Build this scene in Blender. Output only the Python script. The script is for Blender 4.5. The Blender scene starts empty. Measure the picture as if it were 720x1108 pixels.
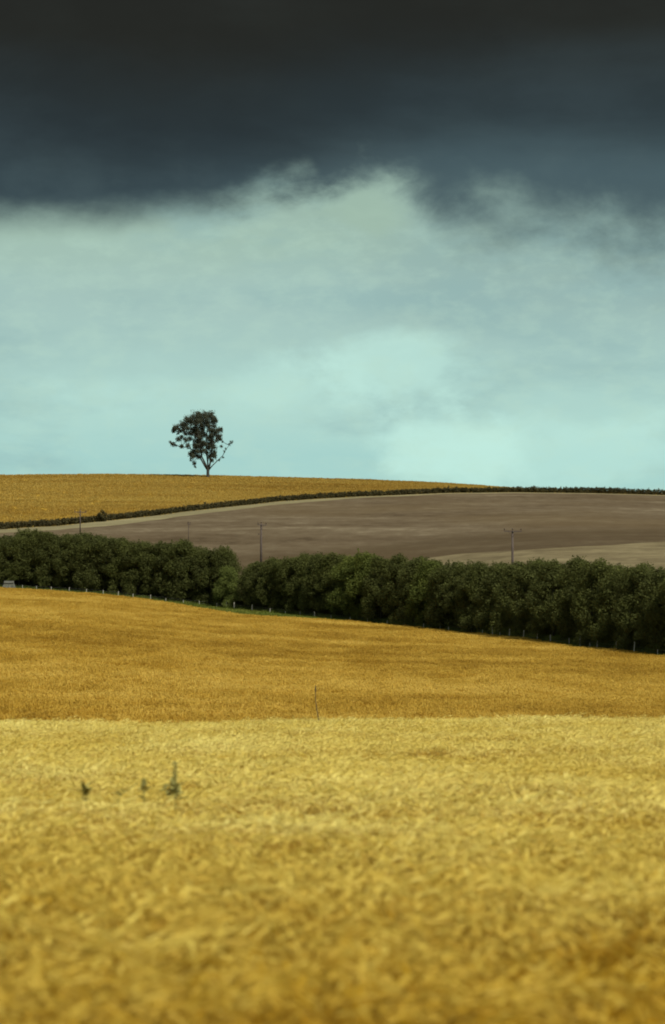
import bpy, math, random
import numpy as np
from mathutils import Vector, Matrix

sc = bpy.context.scene
COL = sc.collection
R = math.radians
rng = np.random.default_rng(7)
random.seed(7)

# ------------------------------------------------------------------ camera
F = 3078.0                 # focal length in photo pixels (100 mm on a 36 mm tall frame)
HOR = 740.0                # photo row of the eye-level horizon
ZC = 2.0                   # eye height
pitch = math.atan((HOR - 554.0) / F)
cd = bpy.data.cameras.new("camera")
cam = bpy.data.objects.new("camera", cd)
COL.objects.link(cam)
cam.location = (0, 0, ZC)
cam.rotation_euler = (R(90) + pitch, 0, 0)
cd.sensor_fit = 'VERTICAL'
cd.sensor_height = 36.0
cd.sensor_width = 24.0
cd.lens = 100.0
cd.clip_start = 0.1
cd.clip_end = 30000
cd.dof.use_dof = True
cd.dof.focus_distance = 420.0
cd.dof.aperture_fstop = 2.8
sc.camera = cam

# ------------------------------------------------------------------ light
SUN_EL, SUN_AZ = R(50), R(142)      # azimuth clockwise from +Y (view direction)
sd = bpy.data.lights.new("sun", 'SUN')
sd.energy = 3.8
sd.angle = R(8.0)
sd.color = (1.0, 0.96, 0.83)
sun = bpy.data.objects.new("sun", sd)
COL.objects.link(sun)
sdir = Vector((math.sin(SUN_AZ) * math.cos(SUN_EL), math.cos(SUN_AZ) * math.cos(SUN_EL), math.sin(SUN_EL)))
sun.rotation_euler = sdir.to_track_quat('Z', 'Y').to_euler()
sun.location = (60, -40, 120)

sc.view_settings.view_transform = 'Standard'
sc.view_settings.look = 'None'
sc.view_settings.exposure = 0.4
sc.view_settings.gamma = 1.0
sc.view_settings.use_curve_mapping = False
sc.render.engine = 'CYCLES'
sc.cycles.filter_width = 1.9
sc.cycles.max_bounces = 6
sc.cycles.diffuse_bounces = 3
sc.cycles.transparent_max_bounces = 4


class NT:
    """small helper for building node trees"""
    def __init__(s, tree):
        s.t = tree
        s.n = tree.nodes
        s.l = tree.links

    def node(s, typ, **kw):
        n = s.n.new(typ)
        for k, v in kw.items():
            setattr(n, k, v)
        return n

    def put(s, sock, v):
        if isinstance(v, bpy.types.NodeSocket):
            s.l.new(v, sock)
        else:
            sock.default_value = v

    def math(s, op, a, b=0.0, c=None, clamp=False):
        n = s.node('ShaderNodeMath', operation=op)
        n.use_clamp = clamp
        s.put(n.inputs[0], a)
        s.put(n.inputs[1], b)
        if c is not None:
            s.put(n.inputs[2], c)
        return n.outputs[0]

    def sstep(s, v, lo, hi, a=0.0, b=1.0):
        n = s.node('ShaderNodeMapRange', interpolation_type='SMOOTHSTEP')
        s.put(n.inputs['Value'], v)
        s.put(n.inputs['From Min'], lo)
        s.put(n.inputs['From Max'], hi)
        s.put(n.inputs['To Min'], a)
        s.put(n.inputs['To Max'], b)
        return n.outputs[0]

    def vmul(s, v, m):
        n = s.node('ShaderNodeVectorMath', operation='MULTIPLY')
        s.put(n.inputs[0], v)
        n.inputs[1].default_value = m
        return n.outputs[0]

    def vadd(s, v, m):
        n = s.node('ShaderNodeVectorMath', operation='ADD')
        s.put(n.inputs[0], v)
        s.put(n.inputs[1], m)
        return n.outputs[0]

    def noise(s, v, scale, detail=4.0, rough=0.5, dist=0.0):
        n = s.node('ShaderNodeTexNoise')
        s.put(n.inputs['Vector'], v)
        n.inputs['Scale'].default_value = scale
        n.inputs['Detail'].default_value = detail
        n.inputs['Roughness'].default_value = rough
        n.inputs['Distortion'].default_value = dist
        return n.outputs[0]

    def mix(s, f, a, b):
        n = s.node('ShaderNodeMix', data_type='RGBA')
        s.put(n.inputs[0], f)
        for sk, v in ((n.inputs[6], a), (n.inputs[7], b)):
            if isinstance(v, tuple):
                v = (*v[:3], 1.0)
            s.put(sk, v)
        return n.outputs[2]

    def ramp(s, f, stops, interp='LINEAR'):
        n = s.node('ShaderNodeValToRGB')
        n.color_ramp.interpolation = interp
        e = n.color_ramp.elements
        while len(e) < len(stops):
            e.new(0.5)
        for el, (p, c) in zip(e, stops):
            el.position = p
            el.color = (*c, 1.0) if isinstance(c, tuple) else (c, c, c, 1.0)
        s.put(n.inputs[0], f)
        return n.outputs[0]


def lin(r, g, b):
    f = lambda c: (c / 255 / 12.92) if c / 255 <= 0.04045 else ((c / 255 + 0.055) / 1.055) ** 2.4
    return (f(r), f(g), f(b))


# ------------------------------------------------------------------ world: storm sky over a pale band
def build_world():
    w = bpy.data.worlds.new("World")
    sc.world = w
    w.use_nodes = True
    t = NT(w.node_tree)
    t.n.clear()
    out = t.node('ShaderNodeOutputWorld')
    bg = t.node('ShaderNodeBackground')
    STR = 0.1
    EXPO = 2 ** 0.4
    bg.inputs['Strength'].default_value = STR
    t.l.new(bg.outputs[0], out.inputs[0])
    sky = t.node('ShaderNodeTexSky', sky_type='NISHITA')
    sky.sun_disc = False
    sky.sun_elevation = SUN_EL
    sky.sun_rotation = SUN_AZ
    sky.air_density = 1.2
    sky.dust_density = 2.0
    d = t.node('ShaderNodeTexCoord').outputs['Generated']
    sep = t.node('ShaderNodeSeparateXYZ')
    t.l.new(d, sep.inputs[0])
    x, y, z = sep.outputs
    hl = t.math('SQRT', t.math('ADD', t.math('MULTIPLY', x, x), t.math('MULTIPLY', y, y)))
    e = t.math('DIVIDE', z, t.math('MAXIMUM', hl, 0.05))       # tangent of the elevation
    E = lambda py: (HOR - py) / F
    sc_col = lambda r, g, b: tuple(c / STR / EXPO for c in lin(r, g, b))

    # the sheet of cloud seen from below: direction stretched so that bands lie flat
    flat = t.vmul(d, (1.0, 1.0, 3.2))
    n_big = t.noise(t.vadd(flat, (3.1, 0.4, 0.2)), 7.0, 5.0, 0.55, 0.3)
    streak = t.noise(t.vmul(d, (1.0, 1.0, 5.0)), 9.0, 6.0, 0.55, 0.05)
    puff = t.noise(t.vadd(t.vmul(d, (1.0, 1.0, 1.5)), (0.37, 0.9, 0.15)), 34.0, 8.0, 0.58, 0.12)
    fine = t.noise(t.vadd(t.vmul(d, (1.0, 1.0, 2.0)), (1.7, 0.2, 0.6)), 80.0, 6.0, 0.6, 0.1)

    # pale band low down
    eb = t.math('ADD', e, t.math('MULTIPLY', t.math('SUBTRACT', streak, 0.5), 0.022))
    pale = t.ramp(t.math('MULTIPLY', eb, 4.0), [
        (0.0, sc_col(176, 217, 206)), (E(500) * 4, sc_col(167, 210, 204)), (E(455) * 4, sc_col(176, 215, 206)),
        (E(380) * 4, sc_col(168, 202, 195)), (E(320) * 4, sc_col(165, 196, 189)), (E(255) * 4, sc_col(162, 191, 177)),
        (E(190) * 4, sc_col(142, 168, 158)), (1.0, sc_col(132, 150, 150))])
    # bright heaps of cumulus standing low over the hill
    n_heap = t.noise(t.vadd(t.vmul(d, (1.0, 1.0, 2.0)), (0.8, 0.1, 0.33)), 15.0, 6.0, 0.55, 0.1)

    def heap_mask(cx, cy, rx, ry, k):
        a = t.math('DIVIDE', t.math('SUBTRACT', x, (cx - 360) / F), rx / F)
        b = t.math('DIVIDE', t.math('SUBTRACT', e, E(cy)), ry / F)
        q = t.math('SQRT', t.math('ADD', t.math('MULTIPLY', a, a), t.math('MULTIPLY', b, b)))
        q = t.math('ADD', q, t.math('MULTIPLY', t.math('ADD', t.math('MULTIPLY', t.math('SUBTRACT', puff, 0.5), 2.4), t.math('MULTIPLY', t.math('SUBTRACT', n_heap, 0.5), 2.6)), 1.0))
        q = t.math('ADD', q, t.math('MULTIPLY', t.math('SUBTRACT', fine, 0.5), 0.7))
        return t.math('MULTIPLY', t.sstep(q, 1.45, 0.25), k)
    front = t.sstep(y, 0.2, 0.6)
    grey = t.math('MULTIPLY', t.math('MULTIPLY', t.sstep(x, -0.01, 0.04), front), t.math('MULTIPLY', t.sstep(e, E(390), E(310)), t.sstep(e, E(180), E(240))))
    c = t.mix(t.math('MULTIPLY', grey, 0.55), pale, sc_col(141, 170, 167))
    veil = t.sstep(t.noise(t.vadd(flat, (0.3, 1.9, 0.75)), 13.0, 7.0, 0.56, 0.12), 0.44, 0.68)
    midband = t.math('MULTIPLY', t.sstep(e, E(560), E(500)), 0.55)
    c = t.mix(t.math('MULTIPLY', veil, midband), c, sc_col(146, 181, 180))
    for hm in (heap_mask(430, 396, 84, 34, 0.55), heap_mask(488, 486, 62, 38, 0.65), heap_mask(640, 490, 150, 36, 0.42), heap_mask(250, 420, 150, 30, 0.35)):
        c = t.mix(t.math('MULTIPLY', hm, front), c, sc_col(198, 239, 226))
    mott = t.sstep(fine, 0.40, 0.72)
    c = t.mix(t.math('MULTIPLY', mott, 0.22), c, sc_col(190, 222, 202))

    # slate bank: lower edge per direction
    edge = t.ramp(t.math('MULTIPLY_ADD', x, 3.0, 0.5), [
        (0.0, (HOR - 228) / 1000), (0.5 - 0.117 * 3, (HOR - 235) / 1000), (0.5 - 0.08 * 3, (HOR - 233) / 1000),
        (0.5 - 0.04 * 3, (HOR - 223) / 1000), (0.5 - 0.006 * 3, (HOR - 200) / 1000), (0.5 + 0.010 * 3, (HOR - 180) / 1000),
        (0.5 + 0.020 * 3, (HOR - 186) / 1000), (0.5 + 0.040 * 3, (HOR - 220) / 1000), (0.5 + 0.06 * 3, (HOR - 214) / 1000),
        (0.5 + 0.085 * 3, (HOR - 232) / 1000), (0.5 + 0.117 * 3, (HOR - 236) / 1000), (1.0, (HOR - 228) / 1000)], 'EASE')
    edge = t.math('MULTIPLY', edge, 1000 / F)
    rough = t.sstep(x, -0.06, 0.0, 0.012, 0.052)
    de = t.math('SUBTRACT', e, edge)
    de = t.math('ADD', de, t.math('MULTIPLY', t.math('SUBTRACT', puff, 0.5), rough))
    de = t.math('ADD', de, t.math('MULTIPLY', t.math('SUBTRACT', fine, 0.5), 0.006))
    wlo = t.math('ADD', t.sstep(x, 0.015, 0.05, -0.010, -0.030), 0.0)
    whi = t.sstep(x, -0.05, 0.03, 0.009, 0.014)
    m = t.sstep(de, wlo, whi)
    slate = t.mix(t.sstep(x, -0.07, 0.06), sc_col(57, 73, 79), sc_col(72, 92, 98))
    slate = t.mix(t.math('MULTIPLY', t.sstep(puff, 0.35, 0.75), 0.22), slate, sc_col(92, 112, 114))
    c = t.mix(m, c, slate)
    c = t.mix(t.math('MULTIPLY', heap_mask(398, 222, 52, 30, 0.7), front), c, sc_col(160, 188, 170))
    # darkest belly overhead
    ed = t.math('ADD', e, t.math('MULTIPLY', t.math('SUBTRACT', n_big, 0.5), 0.032))
    ed = t.math('ADD', ed, t.sstep(x, -0.08, 0.08, 0.004, -0.004))
    dk = t.sstep(ed, E(200), E(112))
    lump = t.sstep(t.noise(t.vadd(t.vmul(d, (1.0, 1.0, 2.2)), (0.6, 0.7, 0.1)), 11.0, 7.0, 0.56, 0.1), 0.35, 0.68)
    c = t.mix(t.math('MULTIPLY', dk, 0.85), c, t.mix(lump, sc_col(39, 47, 50), sc_col(50, 61, 65)))
    c = t.mix(t.sstep(ed, E(130), E(15)), c, t.mix(lump, sc_col(38, 40, 37), sc_col(43, 46, 43)))
    # higher up the sheet breaks into ordinary cumulus with blue gaps
    br = t.noise(d, 2.6, 7.0, 0.55, 0.3)
    brk = t.math('MULTIPLY', t.sstep(br, 0.38, 0.54), t.sstep(e, 0.32, 0.80))
    heap = t.mix(t.sstep(t.noise(t.vadd(d, (0.5, 0.2, 0.9)), 4.0, 6.0, 0.55, 0.2), 0.35, 0.6), sky.outputs[0], (8.0, 8.2, 7.6))
    c = t.mix(brk, c, heap)
    c = t.mix(t.sstep(e, -0.02, 0.0), sc_col(90, 80, 50), c)
    t.l.new(c, bg.inputs['Color'])


build_world()


# ------------------------------------------------------------------ object helpers
def tag(o, label=None, cat=None, group=None, kind=None):
    for k, v in (('label', label), ('category', cat), ('group', group), ('kind', kind)):
        if v:
            o[k] = v
    return o


def link(name, me, mat=None, parent=None):
    o = bpy.data.objects.new(name, me)
    COL.objects.link(o)
    if mat and me and not me.materials:
        me.materials.append(mat)
    if parent:
        o.parent = parent
    return o


def empty(name, loc, rz=0.0):
    o = bpy.data.objects.new(name, None)
    COL.objects.link(o)
    o.location = loc
    o.rotation_euler = (0, 0, rz)
    o.empty_display_size = 0.5
    return o


def mesh(name, v, f, smooth=False):
    me = bpy.data.meshes.new(name)
    v = np.asarray(v, dtype=np.float32)
    if isinstance(f, np.ndarray):
        k = f.shape[1]
        me.vertices.add(len(v))
        me.vertices.foreach_set('co', v.ravel())
        me.loops.add(f.size)
        me.loops.foreach_set('vertex_index', f.ravel().astype(np.int32))
        me.polygons.add(len(f))
        me.polygons.foreach_set('loop_start', np.arange(0, f.size, k, dtype=np.int32))
        me.update(calc_edges=True)
    else:
        me.from_pydata([tuple(map(float, p)) for p in v], [], f)
    if smooth:
        me.polygons.foreach_set('use_smooth', np.ones(len(me.polygons), dtype=bool))
    me.validate()
    return me


class MB:
    """collects vertices and faces"""
    def __init__(s):
        s.v = []
        s.f = []

    def add(s, vs, fs):
        b = len(s.v)
        s.v.extend(vs)
        s.f.extend([tuple(i + b for i in q) for q in fs])

    def tube(s, pts, rad, n=6, cap=True):
        pts = [Vector(p) for p in pts]
        rings = []
        up = Vector((0.31, 0.87, 0.2)).normalized()
        for i, p in enumerate(pts):
            a = pts[max(i - 1, 0)]
            b = pts[min(i + 1, len(pts) - 1)]
            d = (b - a).normalized()
            u = d.cross(up)
            if u.length < 1e-3:
                u = d.cross(Vector((1, 0, 0)))
            u.normalize()
            w = d.cross(u)
            rings.append([p + (u * math.cos(2 * math.pi * k / n) + w * math.sin(2 * math.pi * k / n)) * rad[i] for k in range(n)])
        vs = [q for r in rings for q in r]
        fs = []
        for i in range(len(pts) - 1):
            for k in range(n):
                k2 = (k + 1) % n
                fs.append((i * n + k, i * n + k2, (i + 1) * n + k2, (i + 1) * n + k))
        if cap:
            fs.append(tuple(range(n - 1, -1, -1)))
            fs.append(tuple((len(pts) - 1) * n + k for k in range(n)))
        s.add(vs, fs)

    def box(s, c, h):
        cx, cy, cz = c
        hx, hy, hz = h
        vs = [Vector((cx + a * hx, cy + b * hy, cz + g * hz)) for a in (-1, 1) for b in (-1, 1) for g in (-1, 1)]
        s.add(vs, [(0, 1, 3, 2), (4, 6, 7, 5), (0, 4, 5, 1), (2, 3, 7, 6), (0, 2, 6, 4), (1, 5, 7, 3)])

    def build(s, name, mat, parent=None, smooth=False):
        me = mesh(name, s.v, s.f, smooth)
        return link(name, me, mat, parent)


# ------------------------------------------------------------------ value noise in numpy
def vnoise(x, y, seed=0):
    x = np.asarray(x, float)
    y = np.asarray(y, float)
    xi = np.floor(x).astype(np.int64)
    yi = np.floor(y).astype(np.int64)
    fx = x - xi
    fy = y - yi
    fx = fx * fx * (3 - 2 * fx)
    fy = fy * fy * (3 - 2 * fy)

    def h(a, b):
        n = (a * 374761393 + b * 668265263 + seed * 1442695041) & 0xffffffff
        n = ((n ^ (n >> 13)) * 1274126177) & 0xffffffff
        return ((n ^ (n >> 16)) & 0xffff) / 65535.0
    return (h(xi, yi) * (1 - fx) + h(xi + 1, yi) * fx) * (1 - fy) + (h(xi, yi + 1) * (1 - fx) + h(xi + 1, yi + 1) * fx) * fy


def fbm(x, y, seed=0, o=4):
    s = 0
    a = 1.0
    tot = 0
    for i in range(o):
        s = s + a * vnoise(x * 2 ** i, y * 2 ** i, seed + i * 17)
        tot += a
        a *= 0.5
    return s / tot


def smooth(a, b, v):
    t = np.clip((v - a) / (b - a), 0, 1)
    return t * t * (3 - 2 * t)


# ------------------------------------------------------------------ the land, measured in the photograph
def curve(*pts):
    xs = np.array([p[0] for p in pts], float)
    ys = np.array([p[1] for p in pts], float)
    return lambda x: np.interp(x, xs, ys)


HEDGE_PY = curve((-300, 626), (-100, 632), (0, 637), (100, 644), (200, 655), (240, 659), (300, 665), (400, 676), (480, 684),
                 (560, 693), (620, 701), (720, 713), (900, 730))
HEDGE_Y = curve((-400, 560), (0, 540), (240, 520), (400, 480), (500, 440), (600, 390), (720, 350), (950, 310))
VERGE_D = curve((160, 1.2), (185, 6), (225, 26), (260, 38), (300, 30), (350, 9), (400, 1.2), (590, 1.2), (620, 6), (650, 2), (700, 1.2))
PLOUGH_PY = curve((-300, 596), (0, 600), (262, 622), (400, 630), (600, 646), (720, 660), (900, 676))
STUB_PY = curve((-300, 595.5), (0, 599.5), (262, 621.5), (400, 614), (440, 606), (500, 599), (560, 596), (620, 592), (720, 586), (900, 578))
ROW_PY = curve((-300, 582), (0, 572.5), (60, 569), (120, 563.5), (170, 558), (220, 551.5), (300, 543), (380, 538), (480, 533.3),
               (560, 532.6), (640, 533.5), (720, 535.7), (900, 541))
ROW_Y = curve((-400, 640), (0, 720), (120, 760), (220, 800), (300, 840), (480, 900), (720, 930), (1000, 950))
SKY_PY = curve((-300, 518), (0, 514.5), (100, 513.5), (180, 514), (230, 515), (300, 516.8), (400, 519.6), (480, 523.2), (540, 527.5), (580, 530.5),
               (640, 533.0), (720, 535.2), (900, 540.5))
SKY_Y = curve((-400, 940), (0, 970), (230, 975), (480, 985), (560, 975), (720, 980), (1000, 1000))
MARGIN_D = curve((-300, 22), (60, 24), (130, 28), (220, 22), (300, 18), (400, 10), (500, 7), (720, 8), (900, 8))
ZLOW = -4.9


def W(Y):
    return np.maximum(Y, 90.0)


def zpy(py, Y):
    return ZC + (HOR - py) / F * Y


def fore_z(X, Y):
    """soil under the near crop"""
    z = ZC - 1.95 - 0.002 * np.clip(Y - 76, 0, 30) ** 2
    z = z + (0.0065 * np.clip(X, -16, 16) + 0.08) * smooth(45, 80, Y)
    return z + 0.10 * (fbm(X / 9, Y / 6, 3, 2) - 0.5) * (1 - smooth(60, 75, Y))


def bounds(px, u):
    """rows of the land from near to far for columns at photo position px: arrays (k, n) of Y and z"""
    one = np.ones_like(px)
    Yh = HEDGE_Y(px)
    zh = zpy(HEDGE_PY(px), Yh)
    Y2 = 170 * one
    z2 = (ZC - 5.0) * one
    Yw = Yh - VERGE_D(px)
    zw = z2 + (zh - z2) * (Yw - Y2) / (Yh - Y2)
    Yp = Yh + 45
    zp = zpy(PLOUGH_PY(px), Yp)
    Yr = ROW_Y(px)
    zr = zpy(ROW_PY(px), Yr)
    # where the line plough start -> hedgerow reaches the stubble row
    sl = (zr - zp) / (Yr - Yp)
    vt = (HOR - STUB_PY(px)) / F
    Yst = np.clip((zp - ZC - sl * Yp) / (vt - sl), Yp + 1.5, Yr - 60)
    zst = zp + sl * (Yst - Yp)
    Ys = np.maximum(SKY_Y(px), Yr + 15)
    Ym = Yr - MARGIN_D(px) * (0.75 + 0.5 * fbm(px / 40.0, px * 0 + 2.5, 19, 3))
    zm = zp + sl * (Ym - Yp)
    zs = zpy(SKY_PY(px), Ys)
    Ys0 = Yr + (Ys - Yr) * 0.8
    zs0 = zr + (zs - zr) * 0.815
    Yb1 = Ys + 60
    zb1 = zs - 2.0
    Yb2 = Ys + 250
    zb2 = zs - 22
    Yb3 = Ys + 800
    zb3 = ZLOW * one
    X0 = u * 90
    Ybs = [90 * one, 130 * one, Y2, Yw, Yh, Yp, Yst, Ym, Yr, Ys0, Ys, Yb1, Yb2, Yb3]
    zbs = [fore_z(X0, 90 * one), (ZC - 6.0) * one, z2, zw, zh, zp, zst, zm, zr, zs0, zs, zb1, zb2, zb3]
    Yb = np.array(Ybs)
    zb = np.array(zbs)
    tz = 1 - smooth(0.25, 1.1, np.abs(u))
    zb[1:] = ZLOW + (zb[1:] - ZLOW) * tz
    zb[0] = ZLOW + (zb[0] - ZLOW) * np.maximum(tz, 0.0)
    return Yb, zb


def relief(X, Y):
    k = smooth(180, 320, Y) * (1 - smooth(880, 960, Y) * 0.6)
    return k * (0.5 * (fbm(X / 55, Y / 70, 11, 3) - 0.5) + 0.22 * (fbm(X / 14, Y / 12, 5, 2) - 0.5))


def ground_z(X, Y):
    X = np.atleast_1d(np.asarray(X, float))
    Y = np.atleast_1d(np.asarray(Y, float))
    u = X / W(Y)
    Yb, zb = bounds(360 + u * F, u)
    z = fore_z(X, Y)
    for k in range(len(Yb) - 1):
        m = (Y >= Yb[k]) & (Y < Yb[k + 1])
        t = (Y - Yb[k]) / np.maximum(Yb[k + 1] - Yb[k], 1e-6)
        z = np.where(m, zb[k] + t * (zb[k + 1] - zb[k]), z)
    return z + relief(X, Y)


PX = np.concatenate([np.linspace(-3400, -420, 40), np.arange(-300, 1021, 8), np.linspace(1140, 4120, 40)])
UU = (PX - 360) / F
YB, ZB = bounds(PX, UU)


def strip(name, k0, k1, rows, mat, label=None):
    """land between boundary rows k0..k1 as one sheet"""
    ys, zs = [], []
    for k in range(k0, k1):
        n = rows[k - k0]
        for i in range(n):
            t = i / n
            ys.append(YB[k] + t * (YB[k + 1] - YB[k]))
            zs.append(ZB[k] + t * (ZB[k + 1] - ZB[k]))
    ys.append(YB[k1])
    zs.append(ZB[k1])
    Y = np.array(ys)
    Z = np.array(zs)
    X = UU[None, :] * W(Y)
    Z = Z + relief(X, Y)
    n, m = Y.shape
    v = np.stack([X, Y, Z], -1).reshape(-1, 3)
    i = np.arange(n - 1)[:, None] * m + np.arange(m - 1)[None, :]
    f = np.stack([i, i + 1, i + m + 1, i + m], -1).reshape(-1, 4)
    o = link(name, mesh(name, v, f, True), mat)
    tag(o, label, kind='structure')
    return o


# ------------------------------------------------------------------ materials
def material(name):
    m = bpy.data.materials.new(name)
    m.use_nodes = True
    t = NT(m.node_tree)
    b = t.n['Principled BSDF']
    b.inputs['Roughness'].default_value = 0.9
    b.inputs['Specular IOR Level'].default_value = 0.15
    return m, t, b


def world_pos(t):
    return t.node('ShaderNodeNewGeometry').outputs['Position']


def straw_mat(name, lo, mid, hi, trans=0.3, attr='tint', stem=None):
    """dry crop: a shade per clump and a shade per stalk, light passing through"""
    m, t, b = material(name)
    a = t.node('ShaderNodeAttribute', attribute_type='INSTANCER', attribute_name=attr).outputs['Fac']
    isl = t.node('ShaderNodeNewGeometry').outputs['Random Per Island']
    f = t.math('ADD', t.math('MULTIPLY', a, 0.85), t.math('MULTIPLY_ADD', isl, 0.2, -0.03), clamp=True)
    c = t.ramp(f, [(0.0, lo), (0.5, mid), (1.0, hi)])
    if stem:                 # stalks and old leaves are browner than the ears they carry
        sp = t.node('ShaderNodeSeparateXYZ')
        t.l.new(t.node('ShaderNodeTexCoord').outputs['Object'], sp.inputs[0])
        c = t.mix(t.sstep(sp.outputs[2], 0.64, 0.84), stem, c)
    t.l.new(c, b.inputs['Base Color'])
    b.inputs['Roughness'].default_value = 0.6
    tr = t.node('ShaderNodeBsdfTranslucent')
    t.l.new(c, tr.inputs['Color'])
    mx = t.node('ShaderNodeMixShader')
    mx.inputs[0].default_value = trans
    t.l.new(b.outputs[0], mx.inputs[1])
    t.l.new(tr.outputs[0], mx.inputs[2])
    t.l.new(mx.outputs[0], t.n['Material Output'].inputs['Surface'])
    return m


def leaf_mat(name, lo, hi, trans=0.45, sc_noise=0.35):
    m, t, b = material(name)
    isl = t.node('ShaderNodeNewGeometry').outputs['Random Per Island']
    ob = t.node('ShaderNodeObjectInfo').outputs['Random']
    n = t.noise(world_pos(t), sc_noise, 3.0, 0.6)
    f = t.math('ADD', t.math('MULTIPLY', isl, 0.4), t.math('MULTIPLY', t.sstep(n, 0.35, 0.65), 0.4))
    f = t.math('ADD', f, t.math('MULTIPLY', ob, 0.3), clamp=True)
    c = t.mix(f, lo, hi)
    t.l.new(c, b.inputs['Base Color'])
    b.inputs['Roughness'].default_value = 0.75
    b.inputs['Specular IOR Level'].default_value = 0.06
    tr = t.node('ShaderNodeBsdfTranslucent')
    t.l.new(c, tr.inputs['Color'])
    mx = t.node('ShaderNodeMixShader')
    mx.inputs[0].default_value = trans
    t.l.new(b.outputs[0], mx.inputs[1])
    t.l.new(tr.outputs[0], mx.inputs[2])
    t.l.new(mx.outputs[0], t.n['Material Output'].inputs['Surface'])
    return m


def ground_mat(name, stops, scales, streak=0.0, bump=0.3, bscale=3.0):
    m, t, b = material(name)
    p = world_pos(t)
    n1 = t.noise(t.vmul(p, scales), 1.0, 7.0, 0.6, 0.4)
    n2 = t.noise(p, 0.6, 5.0, 0.65)
    f = t.math('ADD', t.math('MULTIPLY', n1, 0.7), t.math('MULTIPLY', n2, 0.3))
    c = t.ramp(f, stops)
    t.l.new(c, b.inputs['Base Color'])
    bp = t.node('ShaderNodeBump')
    bp.inputs['Strength'].default_value = bump
    bp.inputs['Distance'].default_value = 0.5
    t.l.new(t.noise(p, bscale, 6.0, 0.65), bp.inputs['Height'])
    t.l.new(bp.outputs[0], b.inputs['Normal'])
    b.inputs['Specular IOR Level'].default_value = 0.05
    return m


M = {}
M['soil'] = ground_mat('soil', [(0.3, (0.10, 0.065, 0.02)), (0.7, (0.20, 0.13, 0.04))], (1, 1, 1))
M['under_crop'] = ground_mat('under_crop', [(0.3, (0.26, 0.16, 0.018)), (0.7, (0.42, 0.28, 0.035))], (0.03, 0.10, 0.1), bscale=1.2)
M['verge'] = ground_mat('verge', [(0.3, (0.06, 0.07, 0.015)), (0.7, (0.14, 0.13, 0.03))], (0.2, 0.2, 0.2))
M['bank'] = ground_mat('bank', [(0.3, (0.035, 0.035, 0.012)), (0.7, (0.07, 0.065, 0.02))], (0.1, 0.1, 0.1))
M['stubble'] = ground_mat('stubble', [(0.3, (0.066, 0.050, 0.026)), (0.5, (0.128, 0.103, 0.055)), (0.72, (0.20, 0.168, 0.092))], (0.09, 0.09, 0.1))
M['margin'] = ground_mat('margin', [(0.3, (0.10, 0.085, 0.042)), (0.5, (0.16, 0.14, 0.075)), (0.72, (0.23, 0.20, 0.11))], (0.02, 0.12, 0.1))
M['land'] = ground_mat('land', [(0.3, (0.09, 0.08, 0.02)), (0.7, (0.22, 0.15, 0.04))], (0.01, 0.01, 0.01))


def plough_mat():
    m, t, b = material('ploughed_soil')
    p = world_pos(t)
    sp = t.node('ShaderNodeSeparateXYZ')
    t.l.new(p, sp.inputs[0])
    # worked along the contour: long bands that drift slowly
    warp = t.noise(t.vmul(p, (0.006, 0.012, 0.0)), 1.0, 3.0, 0.5)
    cb = t.node('ShaderNodeCombineXYZ')
    t.put(cb.inputs[0], t.math('MULTIPLY', sp.outputs[0], 0.016))
    t.put(cb.inputs[1], t.math('ADD', t.math('MULTIPLY', sp.outputs[1], 0.034), t.math('MULTIPLY', warp, 2.2)))
    bands = t.noise(cb.outputs[0], 1.0, 5.0, 0.62, 0.1)
    cb2 = t.node('ShaderNodeCombineXYZ')
    t.put(cb2.inputs[0], t.math('MULTIPLY', sp.outputs[0], 0.20))
    t.put(cb2.inputs[1], t.math('ADD', t.math('MULTIPLY', sp.outputs[1], 0.11), t.math('MULTIPLY', warp, 3.0)))
    thin = t.noise(cb2.outputs[0], 1.0, 8.0, 0.72, 0.1)
    f = t.math('ADD', t.math('MULTIPLY', bands, 0.55), t.math('MULTIPLY', thin, 0.45))
    c = t.ramp(f, [(0.36, (0.056, 0.040, 0.022)), (0.46, (0.085, 0.063, 0.037)), (0.54, (0.106, 0.082, 0.050)), (0.64, (0.160, 0.130, 0.083))])
    big = t.noise(t.vmul(p, (0.012, 0.008, 0.0)), 1.0, 3.0, 0.5)
    c = t.mix(t.math('MULTIPLY', t.sstep(big, 0.45, 0.65), 0.5), c, (0.088, 0.062, 0.030))
    # the lower ground was turned last and is still damp
    damp = t.node('ShaderNodeAttribute', attribute_name='damp').outputs['Fac']
    damp = t.math('ADD', damp, t.math('MULTIPLY', t.math('SUBTRACT', bands, 0.5), 0.9))
    c = t.mix(t.math('MULTIPLY', t.sstep(damp, 0.25, 0.75), 0.62), c, (0.048, 0.033, 0.016))
    t.l.new(c, b.inputs['Base Color'])
    bp = t.node('ShaderNodeBump')
    bp.inputs['Strength'].default_value = 0.5
    bp.inputs['Distance'].default_value = 0.4
    t.l.new(t.noise(t.vmul(p, (0.5, 2.0, 1.0)), 1.0, 6.0, 0.65), bp.inputs['Height'])
    t.l.new(bp.outputs[0], b.inputs['Normal'])
    b.inputs['Specular IOR Level'].default_value = 0.03
    return m


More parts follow.
